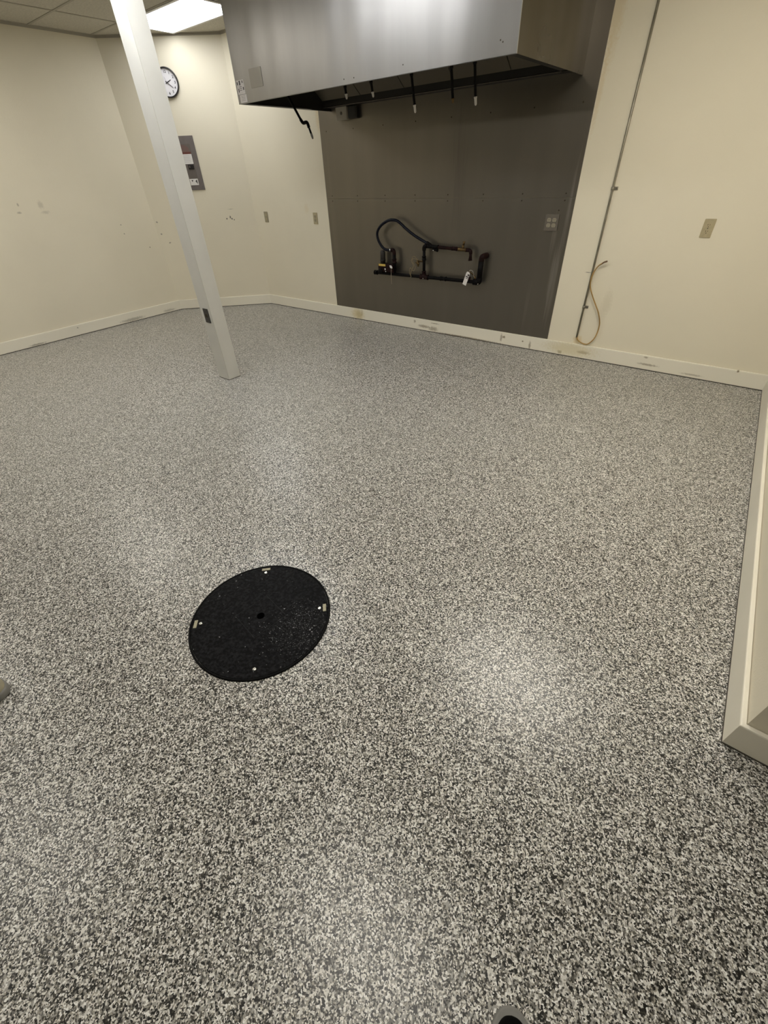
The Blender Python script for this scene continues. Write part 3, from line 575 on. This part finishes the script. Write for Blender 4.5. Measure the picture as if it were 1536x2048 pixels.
bm = B(); add_prism(bm, [(.088, -.172), (.110, -.155), (.112, -.205)], .0178, .0182); obj('pictogram', bm, m_ink, sl); bm = B(); add_prism(bm, [(.04, -.16), (.065, -.16), (.05, -.18)], .0178, .0182); obj('pictogram', bm, m_ink, sl)
for sx in (-1, 1):
    for sz in (-1, 1):
        bm = B(); add_lathe(bm, [(0, .003), (.004, .002), (.005, 0)], 10, Matrix.Translation((sx*(PW/2-.025), sz*(PH/2-.03), .012))); obj('screw', bm, m_panel_d, t)

# ------------------------------------------------------------------ manhole cover
def manhole_mat():
    m = bpy.data.materials.new('black_cast_cover'); m.use_nodes = True; nt = m.node_tree; N = nt.nodes; L = nt.links; b = N['Principled BSDF']
    tc = N.new('ShaderNodeTexCoord')
    # coarse anti-slip grain, distorted so that chips are irregular
    dz = N.new('ShaderNodeTexNoise'); dz.inputs['Scale'].default_value = 120; dz.inputs['Detail'].default_value = 3; L.new(tc.outputs['Object'], dz.inputs['Vector'])
    dd = N.new('ShaderNodeVectorMath'); dd.operation = 'MULTIPLY_ADD'; L.new(dz.outputs['Color'], dd.inputs[0]); dd.inputs[1].default_value = (.014, .014, 0); L.new(tc.outputs['Object'], dd.inputs[2])
    n1 = N.new('ShaderNodeTexNoise'); n1.inputs['Scale'].default_value = 95; n1.inputs['Detail'].default_value = 4; L.new(tc.outputs['Object'], n1.inputs['Vector'])
    r = N.new('ShaderNodeValToRGB'); e = r.color_ramp.elements; e[0].position = .42; e[0].color = (.0006, .0006, .0006, 1); e[1].position = .68; e[1].color = (.013, .013, .014, 1); L.new(n1.outputs['Fac'], r.inputs[0]); cur = r.outputs[0]
    s = N.new('ShaderNodeVectorMath'); s.operation = 'DISTANCE'; L.new(tc.outputs['Object'], s.inputs[0]); s.inputs[1].default_value = (.19, .06, 0)
    for scale, rad, lo, hi, v_ in ((80, .16, .55, .96, .42), (170, .22, .50, .985, .30), (240, .30, .42, 1.0, .14)):
        v = N.new('ShaderNodeTexVoronoi'); v.inputs['Scale'].default_value = scale; L.new(dd.outputs[0], v.inputs['Vector'])
        lt = N.new('ShaderNodeMath'); lt.operation = 'LESS_THAN'; L.new(v.outputs['Distance'], lt.inputs[0]); lt.inputs[1].default_value = rad
        sc = N.new('ShaderNodeSeparateColor'); L.new(v.outputs['Color'], sc.inputs[0])
        th = N.new('ShaderNodeMapRange'); th.inputs[1].default_value = 0; th.inputs[2].default_value = .17; th.inputs[3].default_value = lo; th.inputs[4].default_value = hi; L.new(s.outputs['Value'], th.inputs[0])
        gt = N.new('ShaderNodeMath'); gt.operation = 'GREATER_THAN'; L.new(sc.outputs[0], gt.inputs[0]); L.new(th.outputs[0], gt.inputs[1])
        mu = N.new('ShaderNodeMath'); mu.operation = 'MULTIPLY'; L.new(lt.outputs[0], mu.inputs[0]); L.new(gt.outputs[0], mu.inputs[1])
        mx = N.new('ShaderNodeMix'); mx.data_type = 'RGBA'; L.new(mu.outputs[0], mx.inputs[0]); L.new(cur, mx.inputs[6]); mx.inputs[7].default_value = (v_, v_, v_*1.03, 1); cur = mx.outputs[2]
    L.new(cur, b.inputs['Base Color']); b.inputs['Roughness'].default_value = .5; b.inputs['Specular IOR Level'].default_value = .08
    bp = N.new('ShaderNodeBump'); bp.inputs['Strength'].default_value = .8; bp.inputs['Distance'].default_value = .003; L.new(n1.outputs['Fac'], bp.inputs['Height']); L.new(bp.outputs[0], b.inputs['Normal'])
    return m
m_mh = manhole_mat(); m_mhrim = mat('black_rim', (.003, .003, .003), .5, spec=.08, var=(40, .6))
MR = .302
t = thing('manhole_cover', 'round black grease trap cover set in the speckled floor', 'manhole cover', (-1.165, .537, 0))
bm = B(); add_lathe(bm, [(0, .006), (MR-.009, .006), (MR-.008, .004), (MR-.008, .001), (0, .001)], 96, smooth=False); lid = obj('lid', bm, m_mh, t)
bm = B(); add_lathe(bm, [(MR-.007, .001), (MR-.007, .0062), (MR-.006, .0068), (MR-.001, .0066), (MR+.001, .005), (MR+.002, .0005)], 96); obj('ring_frame', bm, m_mhrim, t)
bm = B(); add_prism(bm, [(x*1.0, y*1.0) for x, y in disc(.017, 20)], .0055, .0067); obj('pick_hole', bm, mat('hole_black', (.001, .001, .001), 1, spec=0), lid)
for k, a in enumerate((135, 45, 225, 315)):
    a = math.radians(a); bm = B(); cx, cy = .257*math.cos(a), .257*math.sin(a)
    add_lathe(bm, [(0, .010), (.0065, .0095), (.008, .0075), (.008, .006)], 12, Matrix.Translation((cx, cy, 0))); add_box(bm, cx-.0012, cx+.0012, cy-.006, cy+.006, .0099, .0102)
    obj('bolt', bm, m_chrome, lid)
m_tag = mat('brass_tag', (.36, .33, .22), .5, var=(90, .2))
for k, a in enumerate((135, 45, 225)):
    a = math.radians(a); M = Matrix.Translation((.279*math.cos(a), .279*math.sin(a), 0)) @ Matrix.Rotation(a, 4, 'Z')
    bm = B(); add_box(bm, -.007, .007, -.020, .020, .006, .0072, M, bev=.0005); obj('tag', bm, m_tag, lid)
# faint cast square ribs round the pick hole
bm = B(); M = Matrix.Rotation(math.radians(-8), 4, 'Z')
for q in (.080,):
    for x0, x1, y0, y1 in ((-q, q, q-.0012, q), (-q, q, -q, -q+.0012), (-q, -q+.0012, -q, q), (q-.0012, q, -q, q)): add_box(bm, x0, x1, y0, y1, .006, .0068, M)
obj('cast_lines', bm, mat('worn_line', (.014, .014, .014), .6, spec=.2), lid)

# ------------------------------------------------------------------ shoes at the frame edges
def shoe_outline(w, L):
    """sole outline, toe at origin pointing +x"""
    half = [(0, 0), (-.004, .30), (-.018, .56), (-.045, .80), (-.09, .98), (-.13, 1.0), (-.18, .86), (-.23, .78), (-.27, .80), (-.295, .62), (-.305, .25)]
    up = [(x*L/.305, y*w/2) for x, y in half]; return [(p.x, p.y) for p in smooth_path([Vector((x, y, 0)) for x, y in up+[(x, -y) for x, y in reversed(up[1:])]+[up[0]]], 4)][:-1]
def make_shoe(label, loc, ang, w, L, msole, mup, mvamp, rim):
    t = thing('shoe', label, 'shoe', M=Matrix.Translation(loc) @ Matrix.Rotation(ang, 4, 'Z'))
    P = shoe_outline(w, L); bm = B()
    levels = [(.985, .0), (1.0, .004), (1.0, .026), (.97, .032)]
    cx = -L/2; rings = [[bm.verts.new((cx+(x-cx)*s, y*s, z)) for x, y in P] for s, z in levels]; n = len(P)
    for a, b in zip(rings, rings[1:]):
        for k in range(n): bm.faces.new((a[k], a[(k+1) % n], b[(k+1) % n], b[k])).smooth = True
    bm.faces.new(rings[0]); bm.faces.new(rings[-1]); obj('sole', bm, msole, t)
    # upper: rings shrinking inwards and rising, higher towards the heel, open collar
    bm = B(); rings = []
    def hgt(x, f):
        u = min(1, max(0, -x/L)); return .030 + f*(.022 + .075*min(1, u/.55)**1.3)
    for f, s in ((0, 1-rim), (.35, .99-rim), (.65, .97-rim), (.85, .94-rim), (1.0, .90-rim)):
        rings.append([bm.verts.new((cx+(x-cx)*(s if x > cx else (1-rim)-(1-rim-s)*.35), y*s, hgt(x, f))) for x, y in P])
    for a, b in zip(rings, rings[1:]):
        for k in range(n): bm.faces.new((a[k], a[(k+1) % n], b[(k+1) % n], b[k])).smooth = True
    obj('upper', bm, mup, t)
    bm = B(); s = .895-rim; ring = [bm.verts.new((cx+(x-cx)*(s if x > cx else (1-rim)-(1-rim-s)*.35), y*s, hgt(x, 1)-.002)) for x, y in P]
    c0 = bm.verts.new((cx*.7, 0, .085))
    for k in range(n): bm.faces.new((ring[k], ring[(k+1) % n], c0)).smooth = True
    obj('vamp', bm, mvamp, t)
    return t
make_shoe('grey-toed black shoe of the photographer at the bottom frame edge', (.167, .163, 0), math.radians(118), .115, .29, m_rubber, m_blackcloth, m_brown, .10)
make_shoe('tan shoe toe poking in at the left frame edge', (-1.668, -.279, 0), math.radians(28), .11, .29, m_rubber, m_tan, m_tan, .04)
